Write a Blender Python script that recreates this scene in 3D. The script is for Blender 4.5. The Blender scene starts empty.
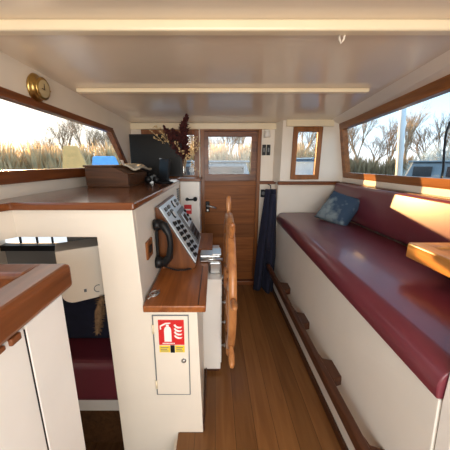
import bpy, bmesh, math, random
from mathutils import Vector, Matrix
S = bpy.context.scene
COL = S.collection
R = math.radians
rnd = random.Random(7)

# ------------------------------------------------------------ camera
cam_d = bpy.data.cameras.new('camera'); cam = bpy.data.objects.new('camera', cam_d); COL.objects.link(cam)
cam.location = (0, 0, 1.5); cam.rotation_euler = (R(90 - 13.66), 0, 0)
cam_d.sensor_width = 36; cam_d.lens = 36 * 255 / 450; cam_d.shift_x = 10 / 450; cam_d.clip_start = .02; cam_d.clip_end = 400
S.camera = cam
# ------------------------------------------------------------ exposure
vs = S.view_settings
vs.view_transform = 'Standard'; vs.look = 'None'; vs.gamma = 1; vs.use_curve_mapping = False; vs.exposure = 0.75
# ------------------------------------------------------------ sky
SUN = Vector((-.78, 1.0, .168)).normalized()
w = bpy.data.worlds.new('sky'); S.world = w; w.use_nodes = True
nt = w.node_tree; nt.nodes.clear()
def N(t, **k):
    n = nt.nodes.new(t)
    for a, b in k.items(): setattr(n, a, b)
    return n
tc = N('ShaderNodeTexCoord'); sep = N('ShaderNodeSeparateXYZ'); nt.links.new(tc.outputs['Generated'], sep.inputs[0])
rp = N('ShaderNodeValToRGB'); nt.links.new(sep.outputs['Z'], rp.inputs[0])
cr = rp.color_ramp
cr.elements[0].position = 0.0; cr.elements[0].color = (.70, .72, .72, 1)
cr.elements[1].position = .6; cr.elements[1].color = (.34, .56, .80, 1)
e = cr.elements.new(.10); e.color = (.55, .72, .86, 1)
e = cr.elements.new(.28); e.color = (.30, .58, .84, 1)
dt = N('ShaderNodeVectorMath', operation='DOT_PRODUCT'); nt.links.new(tc.outputs['Generated'], dt.inputs[0]); dt.inputs[1].default_value = SUN
mr = N('ShaderNodeMapRange'); mr.inputs['From Min'].default_value = .55; mr.inputs['From Max'].default_value = 1.0; nt.links.new(dt.outputs['Value'], mr.inputs['Value'])
pw = N('ShaderNodeMath', operation='POWER'); pw.inputs[1].default_value = 2.0; nt.links.new(mr.outputs[0], pw.inputs[0])
mx = N('ShaderNodeMixRGB'); nt.links.new(pw.outputs[0], mx.inputs[0]); nt.links.new(rp.outputs[0], mx.inputs[1]); mx.inputs[2].default_value = (.95, .86, .72, 1)
bg = N('ShaderNodeBackground'); bg.inputs[1].default_value = 1.3; nt.links.new(mx.outputs[0], bg.inputs[0])
wo = N('ShaderNodeOutputWorld'); nt.links.new(bg.outputs[0], wo.inputs[0])
# ------------------------------------------------------------ sun
sd = bpy.data.lights.new('low_sun', 'SUN'); so = bpy.data.objects.new('low_sun', sd); COL.objects.link(so)
sd.energy = 7.5; sd.color = (1.0, .60, .23); sd.angle = R(.6)
so.rotation_euler = SUN.to_track_quat('Z', 'Y').to_euler(); so.location = (-8, 14, 5)
# fill lamp added behind the camera, standing in for daylight from the aft opening
ad = bpy.data.lights.new('aft_fill_lamp', 'AREA'); ao = bpy.data.objects.new('aft_fill_lamp', ad); COL.objects.link(ao)
ad.shape = 'RECTANGLE'; ad.size = 1.7; ad.size_y = 1.3; ad.energy = 34; ad.color = (1.0, .95, .87)
ao.location = (.1, -1.25, 1.35); ao.rotation_euler = (R(90), 0, 0)

# ------------------------------------------------------------ materials
def mat(name, col, rough=.5, metal=0, bump=0, bscale=60, spec=.5, coat=0, var=.06, vscale=6):
    m = bpy.data.materials.new(name); m.use_nodes = True
    t = m.node_tree; b = t.nodes['Principled BSDF']
    b.inputs['Roughness'].default_value = rough; b.inputs['Metallic'].default_value = metal
    b.inputs['Specular IOR Level'].default_value = spec
    b.inputs['Coat Weight'].default_value = coat; b.inputs['Coat Roughness'].default_value = .12
    c = t.nodes.new('ShaderNodeTexCoord')
    n = t.nodes.new('ShaderNodeTexNoise'); n.inputs['Scale'].default_value = vscale; n.inputs['Detail'].default_value = 4
    t.links.new(c.outputs['Object'], n.inputs['Vector'])
    r = t.nodes.new('ShaderNodeValToRGB')
    r.color_ramp.elements[0].position = .3; r.color_ramp.elements[1].position = .7
    r.color_ramp.elements[0].color = tuple(max(0, x * (1 - var)) for x in col) + (1,)
    r.color_ramp.elements[1].color = tuple(x * (1 + var) for x in col) + (1,)
    t.links.new(n.outputs['Fac'], r.inputs[0]); t.links.new(r.outputs[0], b.inputs['Base Color'])
    if bump:
        n2 = t.nodes.new('ShaderNodeTexNoise'); n2.inputs['Scale'].default_value = bscale; n2.inputs['Detail'].default_value = 3
        t.links.new(c.outputs['Object'], n2.inputs['Vector'])
        bp = t.nodes.new('ShaderNodeBump'); bp.inputs['Strength'].default_value = bump; bp.inputs['Distance'].default_value = .004
        t.links.new(n2.outputs['Fac'], bp.inputs['Height']); t.links.new(bp.outputs[0], b.inputs['Normal'])
    return m

def wood(name, dark, light, axis='Y', rough=.35, coat=.15, scale=1.0, plank=None, plank_axis='X'):
    m = bpy.data.materials.new(name); m.use_nodes = True
    t = m.node_tree; b = t.nodes['Principled BSDF']
    b.inputs['Roughness'].default_value = rough; b.inputs['Specular IOR Level'].default_value = .25; b.inputs['Coat Weight'].default_value = coat; b.inputs['Coat Roughness'].default_value = .15
    c = t.nodes.new('ShaderNodeTexCoord'); mp = t.nodes.new('ShaderNodeMapping')
    sc = {'X': (2, 26, 26), 'Y': (26, 2, 26), 'Z': (26, 26, 2)}[axis]
    mp.inputs['Scale'].default_value = tuple(x * scale for x in sc)
    t.links.new(c.outputs['Object'], mp.inputs['Vector'])
    vec = mp.outputs[0]
    facs = None
    if plank:
        sp = t.nodes.new('ShaderNodeSeparateXYZ'); t.links.new(c.outputs['Object'], sp.inputs[0])
        dv = t.nodes.new('ShaderNodeMath'); dv.operation = 'DIVIDE'; dv.inputs[1].default_value = plank; t.links.new(sp.outputs[plank_axis], dv.inputs[0])
        fl = t.nodes.new('ShaderNodeMath'); fl.operation = 'FLOOR'; t.links.new(dv.outputs[0], fl.inputs[0])
        wn = t.nodes.new('ShaderNodeTexWhiteNoise'); wn.noise_dimensions = '1D'; t.links.new(fl.outputs[0], wn.inputs['W'])
        va = t.nodes.new('ShaderNodeVectorMath'); va.operation = 'MULTIPLY_ADD'; va.inputs[1].default_value = (9, 9, 9)
        t.links.new(wn.outputs['Color'], va.inputs[0]); t.links.new(mp.outputs[0], va.inputs[2]); vec = va.outputs[0]
        fr = t.nodes.new('ShaderNodeMath'); fr.operation = 'FRACT'; t.links.new(dv.outputs[0], fr.inputs[0])
        lt = t.nodes.new('ShaderNodeMath'); lt.operation = 'LESS_THAN'; lt.inputs[1].default_value = .025; t.links.new(fr.outputs[0], lt.inputs[0])
        facs = (wn, lt)
    n = t.nodes.new('ShaderNodeTexNoise'); n.inputs['Scale'].default_value = 1; n.inputs['Detail'].default_value = 6; n.inputs['Distortion'].default_value = .8
    t.links.new(vec, n.inputs['Vector'])
    r = t.nodes.new('ShaderNodeValToRGB')
    r.color_ramp.elements[0].position = .32; r.color_ramp.elements[1].position = .68
    r.color_ramp.elements[0].color = dark + (1,); r.color_ramp.elements[1].color = light + (1,)
    t.links.new(n.outputs['Fac'], r.inputs[0]); out = r.outputs[0]
    if facs:
        h = t.nodes.new('ShaderNodeHueSaturation'); t.links.new(out, h.inputs['Color'])
        mr_ = t.nodes.new('ShaderNodeMapRange'); mr_.inputs['To Min'].default_value = .82; mr_.inputs['To Max'].default_value = 1.15
        t.links.new(facs[0].outputs['Value'], mr_.inputs['Value']); t.links.new(mr_.outputs[0], h.inputs['Value'])
        mm = t.nodes.new('ShaderNodeMixRGB'); t.links.new(facs[1].outputs[0], mm.inputs[0]); t.links.new(h.outputs[0], mm.inputs[1])
        mm.inputs[2].default_value = tuple(x * .45 for x in dark) + (1,); out = mm.outputs[0]
    t.links.new(out, b.inputs['Base Color'])
    bp = t.nodes.new('ShaderNodeBump'); bp.inputs['Strength'].default_value = .08; bp.inputs['Distance'].default_value = .002
    t.links.new(n.outputs['Fac'], bp.inputs['Height']); t.links.new(bp.outputs[0], b.inputs['Normal'])
    return m

M = {}
M['cream'] = mat('cream_paint', (.81, .72, .61), .35, var=.02, bump=.03)
M['cream_trim'] = mat('cream_trim_paint', (.83, .70, .49), .3, var=.03)
M['ceil'] = mat('ceiling_gloss_paint', (.86, .74, .59), .22, var=.02, vscale=2, coat=.15)
M['white'] = mat('white_paint', (.88, .83, .77), .35, var=.02, bump=.03)
M['benchwhite'] = mat('bench_paint', (.80, .745, .67), .4, var=.02, bump=.03)
M['mahog'] = wood('mahogany', (.10, .028, .008), (.22, .066, .018), 'Y')
M['mahogx'] = wood('mahogany_cross', (.10, .028, .008), (.22, .066, .018), 'X')
M['mahogz'] = wood('mahogany_upright', (.15, .048, .012), (.27, .092, .024), 'Z')
M['teak'] = wood('teak', (.20, .07, .018), (.34, .13, .036), 'Y')
M['teakz'] = wood('teak_upright', (.19, .066, .016), (.31, .115, .032), 'Z')
M['casewood'] = wood('console_case_wood', (.09, .028, .008), (.19, .062, .017), 'Z')
M['rimwood'] = wood('rim_wood', (.12, .034, .010), (.23, .072, .022), 'Y', coat=.5)
M['desk'] = wood('desk_top_wood', (.20, .058, .014), (.36, .115, .028), 'Y', coat=.25)
M['counter'] = wood('counter_wood', (.11, .030, .009), (.22, .066, .019), 'X', rough=.2, coat=.5)
M['honey'] = wood('honey_varnished_wood', (.42, .17, .04), (.60, .27, .07), 'Y', rough=.3, coat=.5)
M['wheel'] = wood('wheel_wood', (.30, .11, .035), (.50, .21, .07), 'Z', coat=.4)
M['door'] = wood('door_planks', (.19, .055, .010), (.29, .095, .020), 'X', rough=.5, coat=.03, plank=.155, plank_axis='Z')
M['floor'] = wood('floor_planks', (.165, .066, .020), (.225, .098, .032), 'Y', rough=.36, coat=.1, plank=.115, plank_axis='X')
M['dark'] = wood('dark_rail_wood', (.045, .015, .008), (.085, .030, .014), 'Y', rough=.35)
M['box'] = wood('box_wood', (.045, .018, .008), (.125, .050, .020), 'X', rough=.5, coat=.05)
M['vinyl'] = mat('burgundy_vinyl', (.155, .025, .038), .36, bump=.06, bscale=140, var=.07, coat=.25)
M['black'] = mat('black_plastic', (.008, .008, .009), .4, var=.1, spec=.25)
M['screen'] = mat('black_screen', (.008, .007, .006), .35, var=.05, spec=.15)
M['steel'] = mat('brushed_steel', (.55, .56, .56), .3, 1, var=.05)
M['brass'] = mat('old_brass', (.50, .33, .11), .28, 1, var=.15, vscale=30)
M['dialm'] = mat('brassy_dial', (.62, .50, .28), .35, .4, var=.1)
M['silver'] = mat('silver_panel', (.72, .80, .86), .4, .15, var=.05)
M['grey'] = mat('grey_plastic', (.16, .17, .18), .5)
M['lgrey'] = mat('light_grey_plastic', (.45, .47, .50), .5)
M['red'] = mat('sign_red', (.62, .02, .02), .4, var=.02)
M['signwhite'] = mat('sign_white', (.86, .84, .80), .5, var=.01)
M['yellow'] = mat('sign_yellow', (.86, .62, .04), .5, var=.02)
M['navy'] = mat('navy_cloth', (.008, .009, .026), .9, var=.2, vscale=20, bump=.2, bscale=300)
M['paper'] = mat('beige_cloth', (.50, .42, .31), .85, var=.12, vscale=25)
M['fur'] = mat('brown_fur', (.17, .10, .05), .95, var=.4, vscale=60)
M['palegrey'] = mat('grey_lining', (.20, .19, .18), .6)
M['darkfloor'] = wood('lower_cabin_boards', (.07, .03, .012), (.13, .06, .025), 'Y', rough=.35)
M['feather'] = mat('dried_burgundy_flower', (.085, .018, .016), .95, var=.4, vscale=40)
M['straw'] = mat('dried_straw_flower', (.62, .44, .22), .9, var=.25, vscale=40)
M['stem'] = mat('dried_stem', (.22, .13, .06), .9, var=.3)

def glassmat(name, tint=(1, 1, 1), gl=.06):
    m = bpy.data.materials.new(name); m.use_nodes = True; t = m.node_tree; t.nodes.clear()
    a = t.nodes.new('ShaderNodeBsdfTransparent'); a.inputs[0].default_value = tint + (1,)
    g = t.nodes.new('ShaderNodeBsdfGlossy'); g.inputs['Roughness'].default_value = .02
    x = t.nodes.new('ShaderNodeMixShader'); x.inputs[0].default_value = gl
    t.links.new(a.outputs[0], x.inputs[1]); t.links.new(g.outputs[0], x.inputs[2])
    o = t.nodes.new('ShaderNodeOutputMaterial'); t.links.new(x.outputs[0], o.inputs[0]); return m
M['glass'] = glassmat('window_glass', (.98, .985, .985), .02)
def frost_glow():
    m = mat('frosted_glowing_glass', (.8, .85, .88), .3); b = m.node_tree.nodes['Principled BSDF']
    b.inputs['Emission Color'].default_value = (.80, .90, 1.0, 1); b.inputs['Emission Strength'].default_value = .6; return m  # pane glows by emission, in place of daylight from behind it
M['frost_glow'] = frost_glow()
M['vase'] = glassmat('vase_glass', (.86, .90, .90), .18)

def pillow_mat():
    m = bpy.data.materials.new('blue_patterned_fabric'); m.use_nodes = True; t = m.node_tree; b = t.nodes['Principled BSDF']
    b.inputs['Roughness'].default_value = .85
    c = t.nodes.new('ShaderNodeTexCoord')
    v = t.nodes.new('ShaderNodeTexVoronoi'); v.inputs['Scale'].default_value = 26
    n = t.nodes.new('ShaderNodeTexNoise'); n.inputs['Scale'].default_value = 11; n.inputs['Detail'].default_value = 5
    wv = t.nodes.new('ShaderNodeTexWave'); wv.inputs['Scale'].default_value = 16; wv.inputs['Distortion'].default_value = 3
    for q in (v, n, wv): t.links.new(c.outputs['Object'], q.inputs['Vector'])
    r = t.nodes.new('ShaderNodeValToRGB')
    r.color_ramp.elements[0].position = .25; r.color_ramp.elements[0].color = (.20, .25, .27, 1)
    r.color_ramp.elements[1].position = .6; r.color_ramp.elements[1].color = (.03, .06, .11, 1)
    ad_ = t.nodes.new('ShaderNodeMath'); ad_.operation = 'ADD'; ml = t.nodes.new('ShaderNodeMath'); ml.operation = 'MULTIPLY'; ml.inputs[1].default_value = .0
    t.links.new(wv.outputs['Fac'], ml.inputs[0]); t.links.new(n.outputs['Fac'], ad_.inputs[0]); t.links.new(ml.outputs[0], ad_.inputs[1])
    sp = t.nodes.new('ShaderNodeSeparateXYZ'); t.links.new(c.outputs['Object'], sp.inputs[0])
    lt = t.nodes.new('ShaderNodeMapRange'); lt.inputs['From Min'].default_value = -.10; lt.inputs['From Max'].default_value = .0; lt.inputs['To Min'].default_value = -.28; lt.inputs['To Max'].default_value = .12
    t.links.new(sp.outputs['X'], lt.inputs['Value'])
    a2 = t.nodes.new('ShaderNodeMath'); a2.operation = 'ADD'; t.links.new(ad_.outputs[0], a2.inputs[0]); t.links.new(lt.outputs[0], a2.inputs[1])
    vm = t.nodes.new('ShaderNodeMath'); vm.operation = 'MULTIPLY_ADD'; vm.inputs[1].default_value = .35; t.links.new(v.outputs['Distance'], vm.inputs[0]); t.links.new(a2.outputs[0], vm.inputs[2])
    sb = t.nodes.new('ShaderNodeMath'); sb.operation = 'SUBTRACT'; sb.inputs[1].default_value = .12
    t.links.new(vm.outputs[0], sb.inputs[0]); t.links.new(sb.outputs[0], r.inputs[0]); t.links.new(r.outputs[0], b.inputs['Base Color']); return m
M['pillow'] = pillow_mat()

# ------------------------------------------------------------ mesh helpers
def origin_of(p):
    v = Vector((0, 0, 0))
    while p: v += p.location; p = p.parent
    return v
def tag(o, label=None, cat=None, group=None, kind=None):
    if label: o['label'] = label
    if cat: o['category'] = cat
    if group: o['group'] = group
    if kind: o['kind'] = kind
    return o
def empty(name, loc, label=None, cat=None, group=None, kind=None):
    o = bpy.data.objects.new(name, None); COL.objects.link(o); o.location = loc; o.empty_display_size = .1
    return tag(o, label, cat, group, kind)

class MB:
    """collects shapes given in world coordinates, links them as one mesh object"""
    def __init__(s): s.v = []; s.f = []
    def add(s, vs, fs):
        k = len(s.v); s.v += [Vector(p) for p in vs]; s.f += [tuple(i + k for i in q) for q in fs]; return s
    def box(s, x0, x1, y0, y1, z0, z1):
        return s.add([(x, y, z) for z in (z0, z1) for y in (y0, y1) for x in (x0, x1)],
                     [(0, 2, 3, 1), (4, 5, 7, 6), (0, 1, 5, 4), (2, 6, 7, 3), (0, 4, 6, 2), (1, 3, 7, 5)])
    def hexa(s, p):       # 8 corners: four of one face then the matching four
        return s.add(p, [(3, 2, 1, 0), (4, 5, 6, 7), (0, 1, 5, 4), (1, 2, 6, 5), (2, 3, 7, 6), (3, 0, 4, 7)])
    def prism(s, pts, d):  # polygon extruded by vector d
        n = len(pts); d = Vector(d); a = [Vector(p) for p in pts]
        return s.add(a + [p + d for p in a], [tuple(range(n - 1, -1, -1)), tuple(range(n, 2 * n))] + [(i, (i + 1) % n, n + (i + 1) % n, n + i) for i in range(n)])
    def tube(s, path, r, seg=8, cap=True):
        path = [Vector(p) for p in path]; n = len(path); rs = r if isinstance(r, (list, tuple)) else [r] * n
        vs = []; up = None
        for i, p in enumerate(path):
            t = (path[min(i + 1, n - 1)] - path[max(i - 1, 0)]).normalized()
            if up is None:
                up = Vector((0, 0, 1)) if abs(t.z) < .9 else Vector((1, 0, 0))
            u = (up - t * up.dot(t)).normalized(); b = t.cross(u); up = u
            for k in range(seg):
                a = 2 * math.pi * k / seg; vs.append(p + (u * math.cos(a) + b * math.sin(a)) * rs[i])
        fs = [(i * seg + k, i * seg + (k + 1) % seg, (i + 1) * seg + (k + 1) % seg, (i + 1) * seg + k) for i in range(n - 1) for k in range(seg)]
        if cap: fs += [tuple(range(seg - 1, -1, -1)), tuple((n - 1) * seg + k for k in range(seg))]
        return s.add(vs, fs)
    def lathe(s, prof, c, axis=(0, 0, 1), seg=20):    # prof: (radius, height)
        ax = Vector(axis).normalized(); u = ax.orthogonal().normalized(); b = ax.cross(u); c = Vector(c)
        vs = []
        for (r, h) in prof:
            for k in range(seg):
                a = 2 * math.pi * k / seg; vs.append(c + ax * h + (u * math.cos(a) + b * math.sin(a)) * max(r, 1e-5))
        n = len(prof)
        fs = [(i * seg + k, i * seg + (k + 1) % seg, (i + 1) * seg + (k + 1) % seg, (i + 1) * seg + k) for i in range(n - 1) for k in range(seg)]
        fs += [tuple(range(seg - 1, -1, -1)), tuple((n - 1) * seg + k for k in range(seg))]
        return s.add(vs, fs)
    def ball(s, c, r, seg=10, rings=6, sc=(1, 1, 1)):
        c = Vector(c); vs = []
        for i in range(rings + 1):
            th = math.pi * i / rings
            for k in range(seg):
                a = 2 * math.pi * k / seg
                vs.append(c + Vector((r * sc[0] * math.sin(th) * math.cos(a), r * sc[1] * math.sin(th) * math.sin(a), r * sc[2] * math.cos(th))))
        return s.add(vs, [(i * seg + k, (i + 1) * seg + k, (i + 1) * seg + (k + 1) % seg, i * seg + (k + 1) % seg) for i in range(rings) for k in range(seg)])
    def grid(s, fn, nu, nv):
        vs = [fn(i / nu, j / nv) for j in range(nv + 1) for i in range(nu + 1)]
        return s.add(vs, [(j * (nu + 1) + i, j * (nu + 1) + i + 1, (j + 1) * (nu + 1) + i + 1, (j + 1) * (nu + 1) + i) for j in range(nv) for i in range(nu)])
    def build(s, name, m, parent=None, bevel=0, smooth=False, segs=2, solid=0, sub=0, own=True, recalc=True):
        if parent: o0 = origin_of(parent)
        elif own:
            xs = [p.x for p in s.v]; ys = [p.y for p in s.v]; zs = [p.z for p in s.v]
            o0 = Vector(((min(xs) + max(xs)) / 2, (min(ys) + max(ys)) / 2, min(zs)))
        else: o0 = Vector((0, 0, 0))
        me = bpy.data.meshes.new(name); me.from_pydata([p - o0 for p in s.v], [], s.f)
        if recalc:
            bm = bmesh.new(); bm.from_mesh(me); bmesh.ops.remove_doubles(bm, verts=bm.verts, dist=1e-6)
            bmesh.ops.recalc_face_normals(bm, faces=bm.faces); bm.to_mesh(me); bm.free()
        if smooth: me.polygons.foreach_set('use_smooth', [True] * len(me.polygons))
        ob = bpy.data.objects.new(name, me); COL.objects.link(ob); me.materials.append(m)
        if parent: ob.parent = parent
        else: ob.location = o0
        if solid:
            q = ob.modifiers.new('thickness', 'SOLIDIFY'); q.thickness = solid; q.offset = 0
        if bevel:
            q = ob.modifiers.new('bevel', 'BEVEL'); q.width = bevel; q.segments = segs; q.limit_method = 'ANGLE'; q.angle_limit = R(40)
        if sub:
            q = ob.modifiers.new('subdivision', 'SUBSURF'); q.levels = sub; q.render_levels = sub
        return ob
def B(*a): return MB().box(*a)
def struct(o): o['kind'] = 'structure'; return o

# ============================================================ THE SETTING
def ceil_z(y): return 1.99 - .035 * (y - 1.3)
def left_x(y, z): return -1.075 + .03 * y + .10 * (z - 1.30)
YA, YF, YR = -1.3, 3.0, 2.85          # aft end, far bulkhead, right-hand bulkhead step
def right_pt(y, s):                    # s 0 at the window's bottom, 1 at its top
    k = (YR - y) / (YR - 1.5)
    return Vector((1.43 - s * (.105 + .095 * k), y, 1.335 + s * (.555 + .047 * k)))
def ceil_rx(y): return 1.04 + .107 * (y - 1.24)

# floor: boards; the stairwell to the lower cabin is left open on the port side
fl = MB(); fl.box(-.21, .76, -1.3, 1.139, -.05, 0).box(-.068, .76, 1.139, 1.185, -.05, 0).box(-.40, .76, 1.185, YF, -.05, 0).box(-1.1, -.21, -1.3, .15, -.05, 0)
fl.box(.76, 1.45, -1.3, .6, -.05, 0)
struct(fl.build('floor', M['floor'], own=False))
# lower floor and step sides
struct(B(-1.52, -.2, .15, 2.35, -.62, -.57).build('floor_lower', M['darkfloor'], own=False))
struct(B(-.23, -.21, .15, 1.14, -.57, -.05).build('wall_stairwell', M['cream'], own=False))

# ceiling
cm = MB()
cm.hexa([(-1.2, YA, ceil_z(YA)), (1.3, YA, ceil_z(YA)), (1.3, YF + .1, ceil_z(YF + .1)), (-1.2, YF + .1, ceil_z(YF + .1)),
         (-1.2, YA, ceil_z(YA) + .05), (1.3, YA, ceil_z(YA) + .05), (1.3, YF + .1, ceil_z(YF + .1) + .05), (-1.2, YF + .1, ceil_z(YF + .1) + .05)])
ceiling = struct(cm.build('ceiling', M['ceil'], own=False))
for by, x0, x1 in ((1.075, -1.0, 1.04), (1.83, -.90, 1.0)):
    z = ceil_z(by); b = B(x0, x1, by - .025, by + .022, z - (.036 if by < 1.5 else .026), z)
    b.build('beam', M['cream_trim'], ceiling, bevel=.008)
hk = MB().tube([(.47, 1.11, 1.985), (.472, 1.105, 1.955), (.477, 1.10, 1.94), (.483, 1.095, 1.95), (.483, 1.09, 1.962)], .004)
hk.build('hook', M['cream'], ceiling, smooth=True)

# port wall with the raked window
def LW(y, z): return Vector((left_x(y, z), y, z))
def lslab(mb, pts, t=.03):
    mb.prism([LW(*p) for p in pts], (-t, 0, 0))
wl = MB()
zs0, zs1 = 1.415, 1.80
ZN = 1.86                                  # top of the window at its near end
ffar = lambda z: 2.90 - 1.12 * (z - zs0)          # raked far end of the window
lslab(wl, [(YA, 1.17), (YF, 1.17), (YF, zs0), (YA, zs0)])
lslab(wl, [(YA, ZN), (-.3, ZN), (ffar(zs1), zs1), (YF, zs1), (YF, 1.96), (YA, 2.07)])
lslab(wl, [(ffar(zs0), zs0), (YF, zs0), (YF, zs1), (ffar(zs1), zs1)])
lslab(wl, [(YA, zs0), (-.3, zs0), (-.3, ZN), (YA, ZN)])
struct(wl.build('wall_left', M['cream'], own=False))
ll = MB(); ll.box(-1.56, -1.52, -1.3, 1.80, -.6, 1.17).box(-1.56, -1.03, -1.3, YF, 1.14, 1.169)
struct(ll.build('wall_lower_left', M['cream'], own=False))
w1 = struct(empty('window_1', LW(1.2, zs0)))
fr = MB()
def lfr(pts, t0=.012, t1=-.04):
    fr.prism([LW(*p) + Vector((t0, 0, 0)) for p in pts], (t1 - t0, 0, 0))
lfr([(-.3, zs0 - .015), (ffar(zs0) + .03, zs0 - .015), (ffar(zs0), zs0 + .05), (-.3, zs0 + .05)], .03)
lfr([(-.3, ZN - .028), (ffar(zs1), zs1 - .028), (ffar(zs1) + .03, zs1 + .012), (-.3, ZN + .012)])
lfr([(ffar(zs0) - .045, zs0 + .05), (ffar(zs0) + .03, zs0 + .05), (ffar(zs1) + .03, zs1), (ffar(zs1) - .045, zs1)])
fr.build('window_frame', M['mahog'], w1, bevel=.004)
g = MB().prism([LW(-.3, zs0 + .04) + Vector((-.016, 0, 0)), LW(ffar(zs0) - .04, zs0 + .04) + Vector((-.016, 0, 0)), LW(ffar(zs1) - .04, zs1 - .02) + Vector((-.016, 0, 0)), LW(-.3, ZN - .02) + Vector((-.016, 0, 0))], (-.005, 0, 0))
g.build('window_pane', M['glass'], w1)

# far bulkhead: port window, door, starboard step with its own window
PX0, PX1, PZ0, PZ1 = -.80, -.20, 1.33, 1.84         # port window in the far bulkhead
DX0, DX1 = -.145, .50                               # door
wf = MB()
wf.prism([(PX0, YF, 0), (-1.02, YF, 0), (left_x(3, 1.3) - .02, YF, 1.3), (left_x(3, 1.97) - .02, YF, 1.97), (PX0, YF, 1.97)], (0, .04, 0)).box(PX0, PX1, YF, YF + .04, 0, PZ0).box(PX0, PX1, YF, YF + .04, PZ1, 2.0)
wf.box(PX1, DX0, YF, YF + .04, 0, 2.0).box(DX0, DX1, YF, YF + .04, 1.855, 2.0).box(DX1, .78, YF, YF + .04, 0, 2.0)
struct(wf.build('wall_far', M['cream'], own=False))
struct(B(-.98, .70, YF - .025, YF, 1.862, 1.925).build('trim_1', M['cream_trim'], own=False, bevel=.005))
RX0, RX1, RZ0, RZ1 = .845, 1.115, 1.345, 1.85
wr = MB()
wr.box(.70, RX0, YR, YR + .04, 0, 1.29).box(.715, RX0, YR, YR + .04, 1.29, 1.98).box(RX0, RX1, YR, YR + .04, 0, RZ0).box(RX0, RX1, YR, YR + .04, RZ1, 1.98)
wr.prism([(RX1, YR, 0), (1.46, YR, 0), (1.46, YR, 1.30), (1.44, YR, 1.335), (1.335, YR, 1.90), (1.20, YR, 1.95), (RX1, YR, 1.98)], (0, .04, 0))
wr.prism([(.665, YF, 1.29), (.715, YR + .002, 1.29), (.74, YR + .002, 1.29), (.74, YF, 1.29)], (0, 0, .69)).box(.70, .74, YR + .04, YF, 0, 1.29)
struct(wr.build('wall_far_right', M['cream'], own=False))
struct(B(.745, 1.24, YR - .03, YR, 1.872, 1.94).build('trim_2', M['cream_trim'], own=False, bevel=.005))
tr = MB(); tr.box(.52, .72, YF - .035, YF, 1.262, 1.298).box(.69, 1.36, YR - .045, YR, 1.268, 1.305)
struct(tr.build('trim_3', M['mahogx'], own=False, bevel=.004))

def flat_window(name, x0, x1, z0, z1, y, fw, m):
    e_ = struct(empty(name, ((x0 + x1) / 2, y, z0)))
    f_ = MB(); y0, y1 = y - .018, y + .03
    f_.box(x0 - .02, x0 + fw, y0, y1, z0 - .02, z1 + .02).box(x1 - fw, x1 + .02, y0, y1, z0 - .02, z1 + .02)
    f_.box(x0 + fw, x1 - fw, y0, y1, z0 - .02, z0 + fw).box(x0 + fw, x1 - fw, y0, y1, z1 - fw, z1 + .02)
    f_.build('window_frame', m, e_, bevel=.004)
    B(x0 + fw - .005, x1 - fw + .005, y + .008, y + .013, z0 + fw - .005, z1 - fw + .005).build('window_pane', M['glass'], e_)
    return e_
flat_window('window_2', PX0, PX1, PZ0, PZ1, YF, .035, M['mahogz'])
flat_window('window_3', RX0, RX1, RZ0, RZ1, YR, .03, M['teakz'])

# door
d1 = struct(empty('door_1', (.18, YF, 0)))
jf = MB(); jf.box(DX0 - .02, DX0 + .022, YF - .02, YF + .04, 0, 1.875).box(DX1 - .022, DX1 + .02, YF - .02, YF + .04, 0, 1.875).box(DX0 + .022, DX1 - .022, YF - .02, YF + .04, 1.845, 1.875)
jf.build('door_frame', M['mahogz'], d1, bevel=.004)
lf = MB(); a, b_ = DX0 + .024, DX1 - .024; wx0, wx1, wz0, wz1 = -.075, .41, 1.375, 1.785
lf.box(a, wx0, YF, YF + .03, 1.30, 1.842).box(wx1, b_, YF, YF + .03, 1.30, 1.842).box(wx0, wx1, YF, YF + .03, wz1, 1.842).box(wx0, wx1, YF, YF + .03, 1.30, wz0)
leaf = lf.build('door_window_surround', M['mahogx'], d1, bevel=.003)
B(a, b_, YF + .004, YF + .03, .06, 1.30).build('door_leaf', M['door'], d1)
B(wx0 - .004, wx1 + .004, YF + .012, YF + .017, wz0 - .004, wz1 + .004).build('window_pane', M['glass'], d1)
B(DX0, DX1, YF - .05, YF + .04, 0, .055).build('threshold', M['mahogx'], d1, bevel=.004)
hp = B(-.112, -.065, YF - .012, YF + .004, .93, 1.06).build('handle_plate', M['black'], d1, bevel=.006)
MB().tube([(-.088, YF - .01, 1.01), (-.088, YF - .05, 1.01), (-.06, YF - .06, 1.01), (.02, YF - .06, .985)], [.012, .012, .011, .008]).build('handle', M['steel'], hp, smooth=True)
MB().lathe([(.014, 0), (.014, .012), (.008, .014)], (-.088, YF - .012, .955), (0, -1, 0), 12).build('lock', M['steel'], hp)

# starboard wall: below the window, sloped cornice above it
wst = MB()
wst.add([(1.46, YA, 0), (1.46, YR, 0), (1.46, YR, 1.30), (1.46, YA, 1.30), (1.40, YR, 1.30), (1.40, YA, 1.30), tuple(right_pt(YR, 0)), tuple(right_pt(YA, 0))],
        [(0, 1, 2, 3), (3, 2, 4, 5), (5, 4, 6, 7)])
wst.add([(1.40, YA, 1.30), (1.40, YR, 1.30), (1.40, YR, 1.345), (1.40, YA, 1.345), (1.46, YR, 1.345), (1.46, YA, 1.345)], [(0, 1, 2, 3), (3, 2, 4, 5)])
pa = [right_pt(YR, 1), right_pt(YA, 1)]
wst.add([tuple(pa[0]), tuple(pa[1]), (ceil_rx(YA), YA, ceil_z(YA)), (ceil_rx(YR), YR, ceil_z(YR)), (1.6, YR, 2.1), (1.6, YA, 2.2)], [(0, 1, 2, 3), (1, 0, 4, 5)])
q0, q1 = right_pt(-.4, 0), right_pt(-.4, 1); q2, q3 = right_pt(YA, 1), right_pt(YA, 0)
wst.add([tuple(q0), tuple(q1), tuple(q2), tuple(q3)], [(0, 1, 2, 3)])
struct(wst.build('wall_right', M['cream'], own=False, recalc=False))
w4 = struct(empty('window_4', right_pt(1.3, 0)))
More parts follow.
